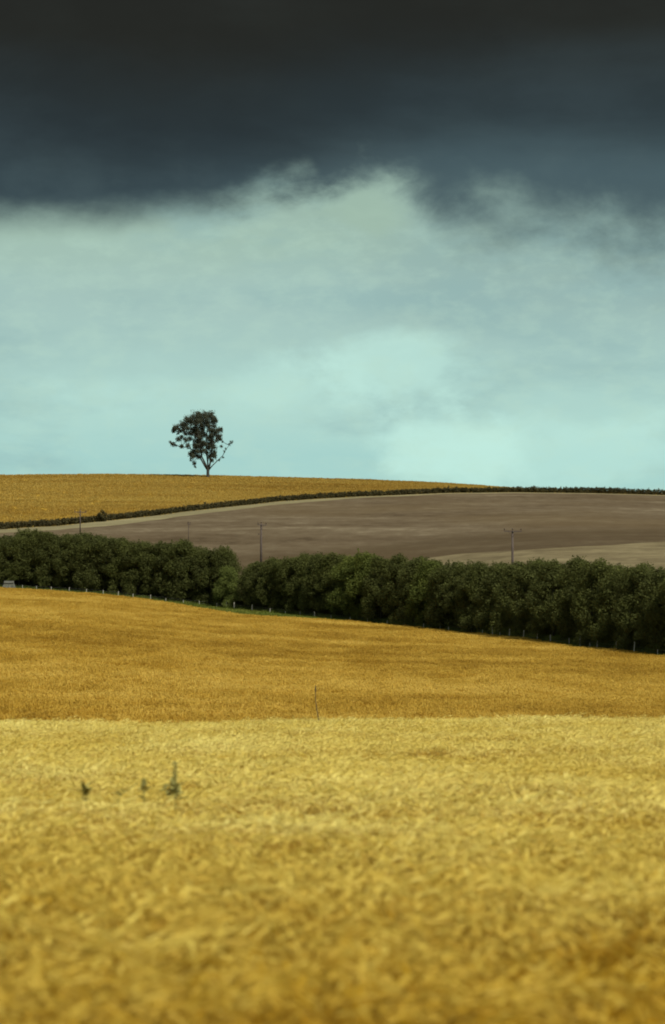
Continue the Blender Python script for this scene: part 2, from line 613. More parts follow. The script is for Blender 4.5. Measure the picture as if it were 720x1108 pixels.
M['plough'] = plough_mat()
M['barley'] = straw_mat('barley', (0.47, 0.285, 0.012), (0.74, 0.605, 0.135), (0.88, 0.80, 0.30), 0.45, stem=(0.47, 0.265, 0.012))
M['wheat'] = straw_mat('wheat', (0.37, 0.225, 0.026), (0.53, 0.355, 0.056), (0.65, 0.475, 0.105), 0.45)
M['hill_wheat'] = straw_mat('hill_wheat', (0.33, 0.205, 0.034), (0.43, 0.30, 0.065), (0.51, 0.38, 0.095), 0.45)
M['verge_blade'] = straw_mat('verge_blade', (0.05, 0.075, 0.010), (0.12, 0.15, 0.022), (0.24, 0.24, 0.05), 0.30)
M['belt_leaf'] = leaf_mat('belt_leaf', (0.066, 0.073, 0.025), (0.100, 0.112, 0.030))
M['bright_leaf'] = leaf_mat('bright_leaf', (0.07, 0.09, 0.028), (0.17, 0.20, 0.05))
M['fresh_leaf'] = leaf_mat('fresh_leaf', (0.080, 0.100, 0.026), (0.14, 0.16, 0.034))
M['lone_leaf'] = leaf_mat('lone_leaf', (0.050, 0.060, 0.044), (0.095, 0.105, 0.070), 0.3)
M['row_leaf'] = leaf_mat('row_leaf', (0.035, 0.030, 0.014), (0.080, 0.070, 0.030), 0.15, 0.1)
M['weed_leaf'] = leaf_mat('weed_leaf', (0.22, 0.205, 0.060), (0.32, 0.29, 0.09), 0.15, 4.0)


def plain_mat(name, a, b_, s=(1, 1, 1), rough=0.85):
    m, t, b = material(name)
    n = t.noise(t.vmul(t.node('ShaderNodeTexCoord').outputs['Object'], s), 3.0, 5.0, 0.6)
    t.l.new(t.mix(t.sstep(n, 0.35, 0.65), a, b_), b.inputs['Base Color'])
    b.inputs['Roughness'].default_value = rough
    return m


M['bark'] = plain_mat('bark', (0.028, 0.029, 0.025), (0.052, 0.052, 0.044), (3, 3, 0.6))
M['pole_wood'] = plain_mat('pole_wood', (0.055, 0.042, 0.036), (0.10, 0.08, 0.07), (6, 6, 0.5))
M['post_wood'] = plain_mat('post_wood', (0.26, 0.25, 0.20), (0.50, 0.48, 0.40), (8, 8, 1))
M['insulator'] = plain_mat('insulator', (0.07, 0.05, 0.035), (0.11, 0.08, 0.06), rough=0.3)
M['wire'] = plain_mat('wire', (0.12, 0.12, 0.11), (0.2, 0.2, 0.19), rough=0.5)
M['sheet'] = plain_mat('roof_sheet', (0.06, 0.06, 0.05), (0.13, 0.13, 0.11), (0.6, 3, 1), 0.5)
M['shed'] = plain_mat('shed_board', (0.06, 0.065, 0.05), (0.12, 0.12, 0.095), (2, 2, 0.4))

# ------------------------------------------------------------------ the land
xs = UU * 90.0
ysf = np.concatenate([np.arange(-40, 4, 4.0), np.arange(4, 90.01, 1.0)])
Xg, Yg = np.meshgrid(xs, ysf)
tz = 1 - smooth(0.25, 1.1, np.abs(UU))[None, :]
Zg = ZLOW + (fore_z(Xg, Yg) - ZLOW) * tz
n_, m_ = Xg.shape
ii = np.arange(n_ - 1)[:, None] * m_ + np.arange(m_ - 1)[None, :]
tag(link('barley_field', mesh('barley_field', np.stack([Xg, Yg, Zg], -1).reshape(-1, 3),
         np.stack([ii, ii + 1, ii + m_ + 1, ii + m_], -1).reshape(-1, 4), True), M['soil']), kind='structure')
strip('wheat_field', 0, 3, [6, 6, 60], M['under_crop'])
strip('grass_verge', 3, 4, [4], M['verge'])
strip('hedge_bank', 4, 5, [6], M['bank'])
strip('stubble_strip', 5, 6, [12], M['stubble'])
pf = strip('ploughed_field', 6, 7, [50], M['plough'])
dm = pf.data.attributes.new('damp', 'FLOAT', 'POINT')
dm.data.foreach_set('value', np.repeat(1 - smooth(0.02, 0.42, np.arange(51) / 50.0), len(PX)).astype(np.float32))
strip('field_margin', 7, 8, [5], M['margin'])
strip('hilltop_wheat_field', 8, 13, [30, 14, 6, 6, 10], M['under_crop'])
g = MB()
N = 48
ring = [Vector((9000 * math.cos(2 * math.pi * k / N), 9000 * math.sin(2 * math.pi * k / N), ZLOW - 0.6)) for k in range(N)]
g.add([Vector((0, 0, ZLOW - 0.6))] + ring, [(0, 1 + k, 1 + (k + 1) % N) for k in range(N)])
tag(g.build('ground', M['land']), kind='structure')


# ------------------------------------------------------------------ scattering: points carry turn, size, pick and tint
def scatter(name, P, rot, scl, tint, sources, mat, label, cat):
    col = bpy.data.collections.new(name + '_sources')
    for i, (v, f) in enumerate(sources):
        me = mesh('%s_clump' % name, v, f)
        me.materials.append(mat)
        o = bpy.data.objects.new('%s_clump' % name, me)
        col.objects.link(o)
    me = bpy.data.meshes.new(name)
    me.vertices.add(len(P))
    me.vertices.foreach_set('co', np.asarray(P, np.float32).ravel())
    for nm, typ, key, arr in (('turn', 'FLOAT_VECTOR', 'vector', rot), ('size', 'FLOAT_VECTOR', 'vector', scl),
                              ('tint', 'FLOAT', 'value', tint), ('pick', 'INT', 'value', rng.integers(0, len(sources), len(P)))):
        a = me.attributes.new(nm, typ, 'POINT')
        a.data.foreach_set(key, np.asarray(arr, np.int32 if typ == 'INT' else np.float32).ravel())
    me.update()
    o = link(name, me, mat)
    gt = bpy.data.node_groups.new(name, 'GeometryNodeTree')
    gt.interface.new_socket('Geometry', in_out='INPUT', socket_type='NodeSocketGeometry')
    gt.interface.new_socket('Geometry', in_out='OUTPUT', socket_type='NodeSocketGeometry')
    nd = gt.nodes
    gi, go = nd.new('NodeGroupInput'), nd.new('NodeGroupOutput')
    ci = nd.new('GeometryNodeCollectionInfo')
    ci.inputs['Collection'].default_value = col
    ci.inputs['Separate Children'].default_value = True
    ci.inputs['Reset Children'].default_value = True
    ip = nd.new('GeometryNodeInstanceOnPoints')
    ip.inputs['Pick Instance'].default_value = True

    def attr(nm, typ):
        a = nd.new('GeometryNodeInputNamedAttribute')
        a.data_type = typ
        a.inputs['Name'].default_value = nm
        return a.outputs['Attribute']
    L = gt.links
    L.new(gi.outputs[0], ip.inputs['Points'])
    L.new(ci.outputs[0], ip.inputs['Instance'])
    L.new(attr('pick', 'INT'), ip.inputs['Instance Index'])
    er = nd.new('FunctionNodeEulerToRotation')
    L.new(attr('turn', 'FLOAT_VECTOR'), er.inputs[0])
    L.new(er.outputs[0], ip.inputs['Rotation'])
    L.new(attr('size', 'FLOAT_VECTOR'), ip.inputs['Scale'])
    L.new(ip.outputs[0], go.inputs[0])
    md = o.modifiers.new('scatter', 'NODES')
    md.node_group = gt
    tag(o, label, cat, kind='stuff')
    return o


def barley_clump(seed, n=26, foot=0.26):
    r = random.Random(seed)
    v, f = [], []

    def ribbon(pts, wid, side):
        b = len(v)
        for p, w in zip(pts, wid):
            v.append(p - side * w)
            v.append(p + side * w)
        for i in range(len(pts) - 1):
            f.append((b + 2 * i, b + 2 * i + 1, b + 2 * i + 3, b + 2 * i + 2))
    wind = Vector((0.75, -0.35, 0)).normalized()
    for k in range(n):
        a = r.uniform(0, 6.283)
        rad = foot * math.sqrt(r.random())
        p = Vector((rad * math.cos(a), rad * math.sin(a), 0))
        az = Vector((math.cos(a + r.gauss(0, 1.2)), math.sin(a + r.gauss(0, 1.2)), 0)) * 0.8 + wind * 0.6
        az.normalize()
        side = az.cross(Vector((0, 0, 1))).normalized()
        h = r.gauss(0.79, 0.045)
        bend = r.uniform(1.15, 2.35)
        # stem leaning then hooking over
        lean = r.uniform(0.03, 0.16)
        q = [p, p + Vector((0, 0, h * 0.55)) + az * lean * 0.35, p + Vector((0, 0, h * 0.9)) + az * lean]
        ang = 0.25
        cur = q[-1]
        for s in range(3):
            ang += (bend - 0.25) / 3 * 0.75
            cur = cur + (az * math.sin(ang) + Vector((0, 0, math.cos(ang)))) * 0.042
            q.append(cur)
        side2 = (side + Vector((r.uniform(-.5, .5), r.uniform(-.5, .5), r.uniform(-.3, .3)))).normalized()
        ribbon(q, [0.0024] * 3 + [0.002] * 3, side2)
        # ear: four sided spindle
        d = (az * math.sin(bend) + Vector((0, 0, math.cos(bend)))).normalized()
        L = r.uniform(0.075, 0.10)
        n1 = side
        n2 = d.cross(n1).normalized()
        b = len(v)
        for s, w in ((0, .003), (.2, .0088), (.75, .0075), (1, .0025)):
            c = cur + d * (L * s) + Vector((0, 0, -0.006 * s * s))
            for j in range(4):
                th = j * math.pi / 2 + 0.4
                v.append(c + (n1 * math.cos(th) * 1.3 + n2 * math.sin(th) * 0.8) * w)
        for s in range(3):
            for j in range(4):
                f.append((b + s * 4 + j, b + s * 4 + (j + 1) % 4, b + s * 4 + 4 + (j + 1) % 4, b + s * 4 + 4 + j))
        # awns
        for j in range(8):
            st = cur + d * (L * r.uniform(0.1, 0.95))
            dd = (d + n1 * r.uniform(-.28, .28) + n2 * r.uniform(-.28, .28)).normalized()
            la = r.uniform(0.09, 0.14)
            sd = dd.cross(Vector((r.random() - .5, r.random() - .5, r.random() - .5))).normalized()
            b = len(v)
            v.extend([st - sd * 0.0018, st + sd * 0.0018, st + dd * la])
            f.append((b, b + 1, b + 2))
        # dry leaves
        for j in range(1 + (k % 2)):
            z0 = h * r.uniform(0.30, 0.80)
            a2 = r.uniform(0, 6.283)
            o = Vector((math.cos(a2), math.sin(a2), 0))
            p0 = p + Vector((0, 0, z0)) + az * lean * z0 / h
            ribbon([p0, p0 + o * 0.06 + Vector((0, 0, 0.05)), p0 + o * 0.13 + Vector((0, 0, r.uniform(-.08, .02)))],
                   [0.003, 0.004, 0.0012], o.cross(Vector((0, 0, 1))))
    return [tuple(p) for p in v], f


# near crop
def near_points():
    pts = []
    for y0, y1, dens in ((3.5, 16, 11), (16, 40, 10), (40, 93, 7.5)):
        hw0 = 0.117 * y1 * 1.15 + 6.0
        n = int((y1 - y0) * 2 * hw0 * dens)
        Y = rng.uniform(y0, y1, n)
        X = rng.uniform(-hw0, hw0, n)
        k = np.abs(X) < 0.117 * Y * 1.15 + 6.0
        pts.append(np.stack([X[k], Y[k]], 1))
    p = np.concatenate(pts)
    return p[:, 0], p[:, 1]


X, Y = near_points()
hgt = fbm(X / 2.2, Y / 1.6, 21, 4)
lodge = smooth(0.60, 0.74, fbm(X / 2.6 + 9, Y / 1.3, 44, 3))
tint = np.clip(0.02 + 0.40 * fbm(X / 0.5, Y / 0.5, 31, 3) + 0.85 * hgt - 0.3 * lodge - 0.60 * (1 - smooth(7.5, 26, Y)) + 0.5 * (fbm(X / 4, Y / 1.7, 35, 3) - 0.5) + rng.normal(0, 0.06, len(X)), 0, 1)  # distance term paints depth shade and lens falloff into the nearest clumps
sz = (1.0 + 0.42 * (hgt - 0.5) - 0.16 * lodge) * rng.normal(1, 0.035, len(X))
swirl = 2.6 * (fbm(X / 4, Y / 4, 61, 2) - 0.5)
rot = np.stack([rng.normal(0, 0.10, len(X)), rng.normal(0, 0.10, len(X)) + 0.25 * lodge, swirl + rng.normal(0, 0.7, len(X))], 1)
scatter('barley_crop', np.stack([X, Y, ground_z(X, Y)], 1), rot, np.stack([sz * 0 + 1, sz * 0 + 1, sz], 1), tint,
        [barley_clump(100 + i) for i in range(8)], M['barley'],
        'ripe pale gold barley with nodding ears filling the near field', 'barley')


def tuft(seed, n, foot, h, wid):
    r = random.Random(seed)
    v, f = [], []
    for k in range(n):
        a = r.uniform(0, 6.283)
        q = foot * math.sqrt(r.random())
        p = Vector((q * math.cos(a), q * math.sin(a), 0))
        hh = h * r.uniform(0.6, 1.05)
        o = Vector((r.gauss(0, 1), r.gauss(0, 1), 0)).normalized()
        sd = o.cross(Vector((0, 0, 1)))
        lean = r.uniform(0.05, 0.35) * hh
        w = wid * r.uniform(0.6, 1.3)
        b = len(v)
        top = p + o * lean + Vector((0, 0, hh))
        tip = top + o * hh * 0.35 - Vector((0, 0, hh * r.uniform(0.0, 0.3)))
        v.extend([p - sd * w * .5, p + sd * w * .5, top + sd * w, top - sd * w, tip])
        f.extend([(b, b + 1, b + 2, b + 3), (b + 3, b + 2, b + 4)])
    return [tuple(p) for p in v], f


def field_points(n, px0, px1, kA, kB, power=1.0):
    """points spread over land rows kA..kB, evenly by area"""
    px = rng.uniform(px0, px1, n * 3)
    u = (px - 360) / F
    Yb, zb = bounds(px, u)
    y0, y1 = Yb[kA], Yb[kB]
    t = rng.random(n * 3)
    Yv = np.sqrt(y0 ** 2 + t * (y1 ** 2 - y0 ** 2))
    k = slice(0, n)
    Xv = u * W(Yv)
    return Xv[k], Yv[k]


X, Y = field_points(60000, -110, 830, 0, 3)
k = Y > 150
X, Y = X[k], Y[k]
row = 0.62 * fbm(X / 3.5, Y / 9.0, 71, 4) + 0.4 * fbm(X / 16, Y / 14.0, 75, 3)
tint = np.clip(0.5 + 1.7 * (row - 0.5) + 1.1 * (fbm(X / 45, Y / 22, 77, 3) - 0.5) + rng.normal(0, 0.06, len(X)), 0, 1)
sz = (0.78 + 0.6 * fbm(X / 4, Y / 8, 73, 3)) * rng.normal(1, 0.08, len(X))
rot = np.stack([rng.normal(0, 0.08, len(X)), rng.normal(0, 0.08, len(X)), rng.uniform(0, 6.28, len(X))], 1)
scatter('wheat_crop', np.stack([X, Y, ground_z(X, Y) - 0.05], 1), rot, np.stack([sz * 0 + 1, sz * 0 + 1, sz], 1), tint,
        [tuft(200 + i, 34, 0.62, 0.50, 0.035) for i in range(6)], M['wheat'],
        'deep gold wheat on the slope between the near crest and the tree belt', 'wheat')

X, Y = field_points(42000, -110, 830, 8, 11)
row = fbm(X / 30, Y / 9, 81, 4)
tint = np.clip(0.47 + 1.0 * (row - 0.5) + 0.8 * (fbm(X / 80, Y / 60, 87, 3) - 0.5) + rng.normal(0, 0.06, len(X)), 0, 1)
sz = (0.75 + 0.4 * fbm(X / 14, Y / 14, 83, 3)) * rng.normal(1, 0.05, len(X))
keep = Y > ROW_Y(360 + F * X / Y) + 3
X, Y, tint, sz = X[keep], Y[keep], tint[keep], sz[keep]
rot = np.stack([rng.normal(0, 0.08, len(X)), rng.normal(0, 0.08, len(X)), rng.uniform(0, 6.28, len(X))], 1)
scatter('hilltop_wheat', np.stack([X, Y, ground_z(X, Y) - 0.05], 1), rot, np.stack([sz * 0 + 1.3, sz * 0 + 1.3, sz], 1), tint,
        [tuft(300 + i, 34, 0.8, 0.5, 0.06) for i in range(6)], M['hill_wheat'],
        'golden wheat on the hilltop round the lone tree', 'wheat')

X, Y = field_points(5200, -110, 830, 3, 4)
X2, Y2 = field_points(5000, -110, 830, 4, 5)
Y2 = HEDGE_Y(360 + F * X2 / Y2) + rng.uniform(-0.5, 5, len(X2))
X, Y = np.concatenate([X, X2]), np.concatenate([Y, Y2])
tint = np.clip(0.1 + 0.9 * fbm(X / 9, Y / 5, 91, 3) - 0.25 * (Y > HEDGE_Y(360 + F * X / Y)) + rng.normal(0, 0.12, len(X)), 0, 1)
rot = np.stack([rng.normal(0, 0.1, len(X)), rng.normal(0, 0.1, len(X)), rng.uniform(0, 6.28, len(X))], 1)
sz = rng.uniform(0.6, 1.2, len(X))
scatter('verge_grass', np.stack([X, Y, ground_z(X, Y) - 0.03], 1), rot, np.stack([sz, sz, sz], 1), tint,
        [tuft(400 + i, 26, 0.5, 0.42, 0.025) for i in range(4)], M['verge_blade'],
        'strip of green grass along the foot of the tree belt', 'grass')


# ------------------------------------------------------------------ foliage
def leaf_faces(C, Nn, size, r):
    """two-triangle leaf sprays at centres C facing roughly Nn"""
    n = len(C)
    T = r.normal(0, 1, (n, 3))
    T -= Nn * np.sum(T * Nn, 1)[:, None]
    T /= np.linalg.norm(T, axis=1)[:, None] + 1e-9
    B = np.cross(Nn, T)
    s = size[:, None]
    a = r.uniform(0.5, 0.9, (n, 1))
    v = np.stack([C - T * s, C + B * s * a * 0.6 - T * s * 0.1, C + T * s, C - B * s * a * 0.6 + T * s * 0.15], 1)
    v[:, 2] += Nn * s * 0.25
    v = v.reshape(-1, 3)
    f = np.arange(n * 4).reshape(-1, 4)
    return v, f


def crown_from_blobs(blobs, per_area, size, r, jit=0.6):
    vs, fs = [], []
    base = 0
    for (c, rad) in blobs:
        rad = np.asarray(rad, float)
        if rad.ndim == 0:
            rad = np.array([rad] * 3)
        area = 4 * math.pi * (np.prod(rad) ** (2 / 3))
        n = max(6, int(area * per_area))
        d = r.normal(0, 1, (n, 3))
        d /= np.linalg.norm(d, axis=1)[:, None]
        q = r.uniform(0.35, 1.0, (n, 1)) ** 0.5
        lump = 0.82 + 0.36 * r.random((n, 1))
        C = np.asarray(c) + d * rad * q * lump
        Nn = d + r.normal(0, jit, (n, 3))
        Nn /= np.linalg.norm(Nn, axis=1)[:, None]
        v, f = leaf_faces(C, Nn, size * r.uniform(0.6, 1.35, n), r)
        vs.append(v)
        fs.append(f + base)
        base += len(v)
    return np.concatenate(vs), np.concatenate(fs)


# --- trees of the belt: six kinds of crown, foliage down to the ground
def belt_crown(seed, shape):
    r = np.random.default_rng(seed)
    blobs = []
    H = 11.0
    for k in range(74):
        t = r.random() ** 0.85
        z = 0.5 + t * (H - 1.3)
        if shape == 0:
            wmax = 3.0 * math.sqrt(max(0.05, 1 - (max(t - 0.35, 0) / 0.65) ** 2))
        elif shape == 1:
            wmax = 3.3 * (1 - 0.72 * t ** 1.6)
        else:
            wmax = 2.7 * (1.0 if t < 0.8 else 1 - (t - 0.8) * 2.8)
        a = r.uniform(0, 6.283)
        q = wmax * math.sqrt(r.uniform(0.1, 1))
        br = r.uniform(0.7, 1.35)
        blobs.append(((q * math.cos(a), q * math.sin(a), z), (br, br, br * r.uniform(0.8, 1.3))))
    for k in range(9):        # leading shoots
        a = r.uniform(0, 6.283)
        q = r.uniform(0, 1.6)
        z = H - r.uniform(0.0, 1.4)
        blobs.append(((q * math.cos(a), q * math.sin(a), z), (0.25, 0.25, r.uniform(0.4, 0.9))))
    return crown_from_blobs(blobs, 15.0, 0.17, r, 0.9)


belt_crowns = []
for i in range(7):
    v, f = belt_crown(500 + i, i % 3)
    me = mesh('crown', v, f)
    me.materials.append(M['belt_leaf'])
    belt_crowns.append(me)
tb = MB()
tb.tube([(0, 0, -0.3), (0.05, 0.02, 2), (-0.1, 0.1, 5), (0.05, 0, 9)], [0.2, 0.16, 0.11, 0.03], 7)
for a, z in ((0.3, 2.5), (2.2, 3.4), (4.1, 4.4), (5.3, 5.6)):
    tb.tube([(0, 0, z), (0.9 * math.cos(a), 0.9 * math.sin(a), z + 1.2), (1.6 * math.cos(a), 1.6 * math.sin(a), z + 2.8)], [0.07, 0.05, 0.015], 5)
trunk_me = mesh('trunk', tb.v, tb.f, True)
trunk_me.materials.append(M['bark'])

TOP_PY = curve((-150, 578), (0, 578), (20, 578), (28, 572), (44, 574), (62, 583), (72, 578), (80, 576), (100, 577), (120, 580), (150, 584), (180, 586),
               (200, 587), (225, 594), (240, 592), (248, 590), (256, 594), (262, 612), (268, 612), (276, 608), (290, 605), (315, 603), (340, 598), (370, 600), (385, 600),
               (404, 595), (415, 602), (440, 602), (470, 605), (490, 607), (520, 608), (545, 610), (570, 608), (587, 603), (600, 607), (625, 606), (652, 606),
               (659, 611), (675, 609), (690, 611), (720, 616), (900, 628))


def belt_tree(x, y, h, wsc, label, group, crown_me, name='belt_tree', zrot=None):
    z = float(ground_z(x, y)[0])
    t = empty(name, (x, y, z), rng.uniform(0, 6.28) if zrot is None else zrot)
    tag(t, label, 'tree', group)
    c = link('crown', crown_me, None, t)
    c.scale = (wsc, wsc, h / 11.3)
    k = link('trunk', trunk_me, None, t)
    k.scale = (1, 1, h / 11.3)
    return t


def stretch(p, front):
    where = ('west', 'mid', 'east')[0 if p < 250 else 1 if p < 548 else 2]
    spot = {'west': 'in the taller unbroken stretch below the rounded hedgerow bush',
            'mid': 'in the stretch between the slim pole and the wide crossarm pole',
            'east': 'in the stretch beyond the wide crossarm pole, below the pale stubble'}[where]
    if front:
        return 'dark green belt tree ' + spot
    return 'rear rank belt tree, only its top showing, ' + {'west': 'below the hedgerow bush', 'mid': 'between the two clearest poles', 'east': 'below the pale stubble'}[where]


v, f = belt_crown(541, 0)
me_fresh = mesh('crown', v, f)
me_fresh.materials.append(M['fresh_leaf'])
px = -75.0
while px < 800:
    Yh = float(HEDGE_Y(px))
    y = Yh + 5.8 + rng.uniform(-0.8, 1.2)
    x = (px - 360) / F * y
    if not (238 < px < 272):
        top = ZC + (HOR - float(TOP_PY(px)) + rng.normal(0, 1.4)) / F * y
        h = top - float(ground_z(x, y)[0])
        fresh = 372 < px < 412 or 452 < px < 470
        belt_tree(x, y, h, rng.uniform(0.95, 1.2), 'belt tree with fresher yellow green leaves showing along the dark belt top' if fresh else stretch(px, True), 'fresher green trees of the belt' if fresh else stretch(px, True).replace('belt tree', 'belt trees'),
                  me_fresh if fresh else belt_crowns[int(rng.integers(0, 7))])
    # second rank
    y2 = Yh + 10.5 + rng.uniform(-1, 1.5)
    pxb = px + rng.uniform(3, 9)
    if not (236 < pxb < 276):
        x2 = (pxb - 360) / F * y2
        top = ZC + (HOR - float(TOP_PY(pxb)) - 2 + rng.normal(0, 1.6)) / F * y2
        belt_tree(x2, y2, top - float(ground_z(x2, y2)[0]), rng.uniform(1.0, 1.2), stretch(pxb, False),
                  stretch(pxb, False).replace('belt tree', 'belt trees'), belt_crowns[int(rng.integers(0, 7))])
    px += 2.75 / Yh * F * rng.uniform(0.85, 1.15)


def at(px_, Y_):
    return (px_ - 360) / F * Y_


def special(px_, dy, pytop, wsc, label, me, name='belt_tree'):
    y = float(HEDGE_Y(px_)) + dy
    x = at(px_, y)
    h = zpy(pytop, y) - float(ground_z(x, y)[0])
    return belt_tree(x, y, h, wsc, label, None, me, name)


special(244, 5.5, 590.5, 0.95, 'rounded dark tree just before the dip in the top of the tree belt', belt_crowns[0])
special(271, 8.5, 614, 0.75, 'lowest tree of the belt, in the dip beside the slim pole', belt_crowns[2])
v, f = belt_crown(530, 1)
me_b = mesh('crown', v, f)
me_b.materials.append(M['bright_leaf'])
special(247, 2.6, 613, 0.85, 'short paler green bush standing in front of the dip in the tree belt', me_b, 'bush')

# --- hedgerow between the hilltop wheat and the ploughed field: one long hedge
r_ = np.random.default_rng(61)
hp = np.arange(-140, 860, 1.15)
blobs = []
for q in hp:
    Yr = float(ROW_Y(q))
    x = at(q, Yr)
    hh = 1.25 + 0.5 * float(fbm(np.array([q / 22.0]), np.array([0.5]), 5, 3)[0]) + r_.normal(0, 0.12)
    if q > 540:
        hh += 0.15
    zz = float(ground_z(x, Yr + 0.6)[0])
    for j in range(2):
        blobs.append(((x + r_.normal(0, .1), Yr + 0.6 + r_.normal(0, .45), zz + hh * (0.35 + 0.4 * j)), (0.42, 0.5, hh * 0.36)))
for q in (486, 655, 661, 703, 714):
    Yr = float(ROW_Y(q))
    x = at(q, Yr)
    blobs.append(((x, Yr + .6, float(ground_z(x, Yr + .6)[0]) + 1.75), (0.3, 0.3, 0.5)))
v, f = crown_from_blobs(blobs, 13.0, 0.26, r_)
hed = link('hedgerow', mesh('hedgerow', v, f), M['row_leaf'])
tag(hed, 'low dark hedgerow curving up between the ploughed field and the hilltop wheat', 'hedge')
# rounded bush standing above the hedgerow
b_ = []
for k in range(12):
    b_.append(((r_.normal(0, .55), r_.normal(0, .5), r_.uniform(.5, 3.0)), r_.uniform(.45, .8)))
v, f = crown_from_blobs(b_, 14.0, 0.26, r_)
yb = float(ROW_Y(109)) - 1.5
hb = link('bush', mesh('bush', v, f), M['row_leaf'])
hb.location = (at(109.5, yb), yb, float(ground_z(at(109.5, yb), yb)[0]))
tag(hb, 'single dark rounded bush standing up above the low hedgerow', 'bush')

# ------------------------------------------------------------------ the lone tree
def lone_tree():
    TY = 960.0
    k = TY / F / 9.0
    tx = at(225, TY)
    tz_ = float(ground_z(tx, TY)[0])
    top_fix = zpy(515.3, TY)
    root = empty('lone_tree', (tx, TY, min(tz_, top_fix + 0.3)))
    tag(root, 'lone tree with a lopsided dark crown standing on the skyline of the golden hill', 'tree')
    r = np.random.default_rng(9)

    def P(cx, cy, dy=0.0):
        return Vector(((cx - 405) * k, dy, (766 - cy) * k))
    tr = MB()
    tr.tube([P(404, 785), P(404, 755), P(403, 715), P(404, 690), P(405, 660)], [0.75, 0.58, 0.50, 0.52, 0.40], 10)
    tr.build('trunk', M['bark'], root, True)
    limbs = [
        ([(400, 688, 0), (368, 640, .3), (330, 572, .8), (292, 540, 1.1), (245, 485, 1.4), (200, 462, 1.2), (140, 455, .8), (60, 432, .2)],
         [.32, .25, .21, .17, .13, .10, .07, .03]),
        ([(402, 685, 0), (382, 635, -.6), (345, 560, -1.4), (322, 450, -2.0), (308, 340, -2.2), (290, 240, -2.0), (240, 190, -1.6)],
         [.30, .25, .22, .19, .15, .10, .04]),
        ([(405, 690, 0), (400, 610, .5), (388, 520, 1.2), (384, 420, 1.8), (392, 300, 2.0), (372, 160, 1.6)], [.28, .22, .19, .16, .12, .04]),
        ([(408, 690, 0), (425, 620, -.3), (436, 520, -.8), (446, 430, -1.2), (436, 300, -1.2), (430, 160, -.8)], [.34, .26, .22, .18, .13, .04]),
        ([(412, 686, 0), (445, 645, .5), (492, 596, 1.2), (545, 545, 1.6), (578, 480, 1.8), (610, 440, 1.6), (640, 405, 1.4)],
         [.22, .16, .13, .10, .07, .05, .025]),
        ([(441, 470, -1), (478, 420, -1.8), (512, 350, -2.2), (525, 290, -2.2)], [.14, .11, .07, .03]),
        ([(312, 370, -2.1), (262, 340, -1.6), (190, 310, -1.0), (120, 290, -.6), (62, 305, -.3)], [.13, .11, .08, .06, .03]),
        ([(335, 575, .7), (300, 560, 2.0), (270, 590, 2.5), (272, 640, 2.6)], [.10, .08, .05, .02]),
    ]
    segs = []
    for pts, rad in limbs:
        pp = [P(*q) for q in pts]
        mb = MB()
        mb.tube(pp, [x * 1.15 for x in rad], 7)
        mb.build('limb', M['bark'], root, True)
        segs += pp
    blobs = [(300, 165, 58), (375, 155, 42), (430, 145, 36), (452, 180, 28), (225, 205, 52), (160, 245, 42), (95, 275, 34), (65, 303, 18), (300, 225, 58),
             (388, 228, 44), (455, 215, 34), (480, 200, 18), (520, 292, 26), (492, 312, 22), (536, 305, 12), (440, 300, 40), (268, 292, 44), (205, 285, 30), (118, 385, 26), (150, 365, 18),
             (190, 395, 26), (225, 380, 22), (145, 458, 18), (210, 458, 22), (60, 435, 22), (32, 415, 12), (88, 446, 14), (318, 340, 42), (305, 400, 44),
             (340, 440, 32), (300, 460, 36), (418, 372, 40), (420, 430, 28), (498, 360, 32), (525, 380, 18), (530, 350, 14), (462, 470, 26), (462, 430, 16), (268, 505, 34), (255, 560, 26), (335, 505, 30),
             (235, 590, 15), (270, 622, 17), (276, 656, 11), (450, 535, 30), (466, 515, 20), (440, 592, 18), (425, 500, 16), (632, 415, 15), (612, 438, 12),
             (535, 458, 15), (552, 566, 9), (562, 505, 9), (512, 592, 9), (576, 478, 8), (545, 410, 9), (345, 280, 26), (160, 300, 18), (110, 330, 14), (350, 350, 20)]
    for (cx, cy) in ((350, 200), (410, 260), (345, 250), (300, 290), (330, 380), (372, 340), (385, 440), (365, 500), (405, 470), (440, 350), (470, 330), (462, 260),
                     (250, 330), (285, 545), (300, 510), (360, 420), (392, 520), (420, 560), (180, 330), (225, 330), (290, 350), (440, 400), (395, 175), (270, 440),
                     (230, 530), (490, 400), (130, 300), (75, 285), (470, 555), (430, 455), (350, 310), (315, 560)):
        blobs.append((cx, cy, 21))
    cb, tw = [], MB()
    for (cx, cy, rr) in blobs:
        spread = 3.6 * math.sqrt(max(0.05, 1 - ((cx - 310) / 300) ** 2))
        dy = r.uniform(-spread, spread) if rr < 34 else r.uniform(-spread, spread) * .6
        c = P(cx, cy, dy)
        nb = 2 + int(rr * 0.3) if rr < 17 else 6 + int(rr * 0.85)
        for j in range(nb):
            off = r.normal(0, 1, 3)
            off /= np.linalg.norm(off)
            sub = min(rr * k * r.uniform(0.25, 0.45), 0.7) * (0.8 if rr < 17 else 1.0)
            q = np.array(c) + off * rr * k * r.uniform(0.1, 1.0) * np.array([1, 1.2, .95])
            cb.append((q, (sub * 1.15, sub * 1.15, sub * 0.75)))
        near = min(segs, key=lambda s: (s - c).length + (2 if s.z > c.z else 0))
        mid = (near + c) / 2 + Vector((0, 0, -0.15 * (near - c).length * 0.5))
        tw.tube([near, mid, c], [.07, .05, .02], 4, False)
    tag(tw.build('twigs', M['bark'], root), kind='stuff')
    v, f = crown_from_blobs(cb, 6.5, 0.22, r, 0.8)
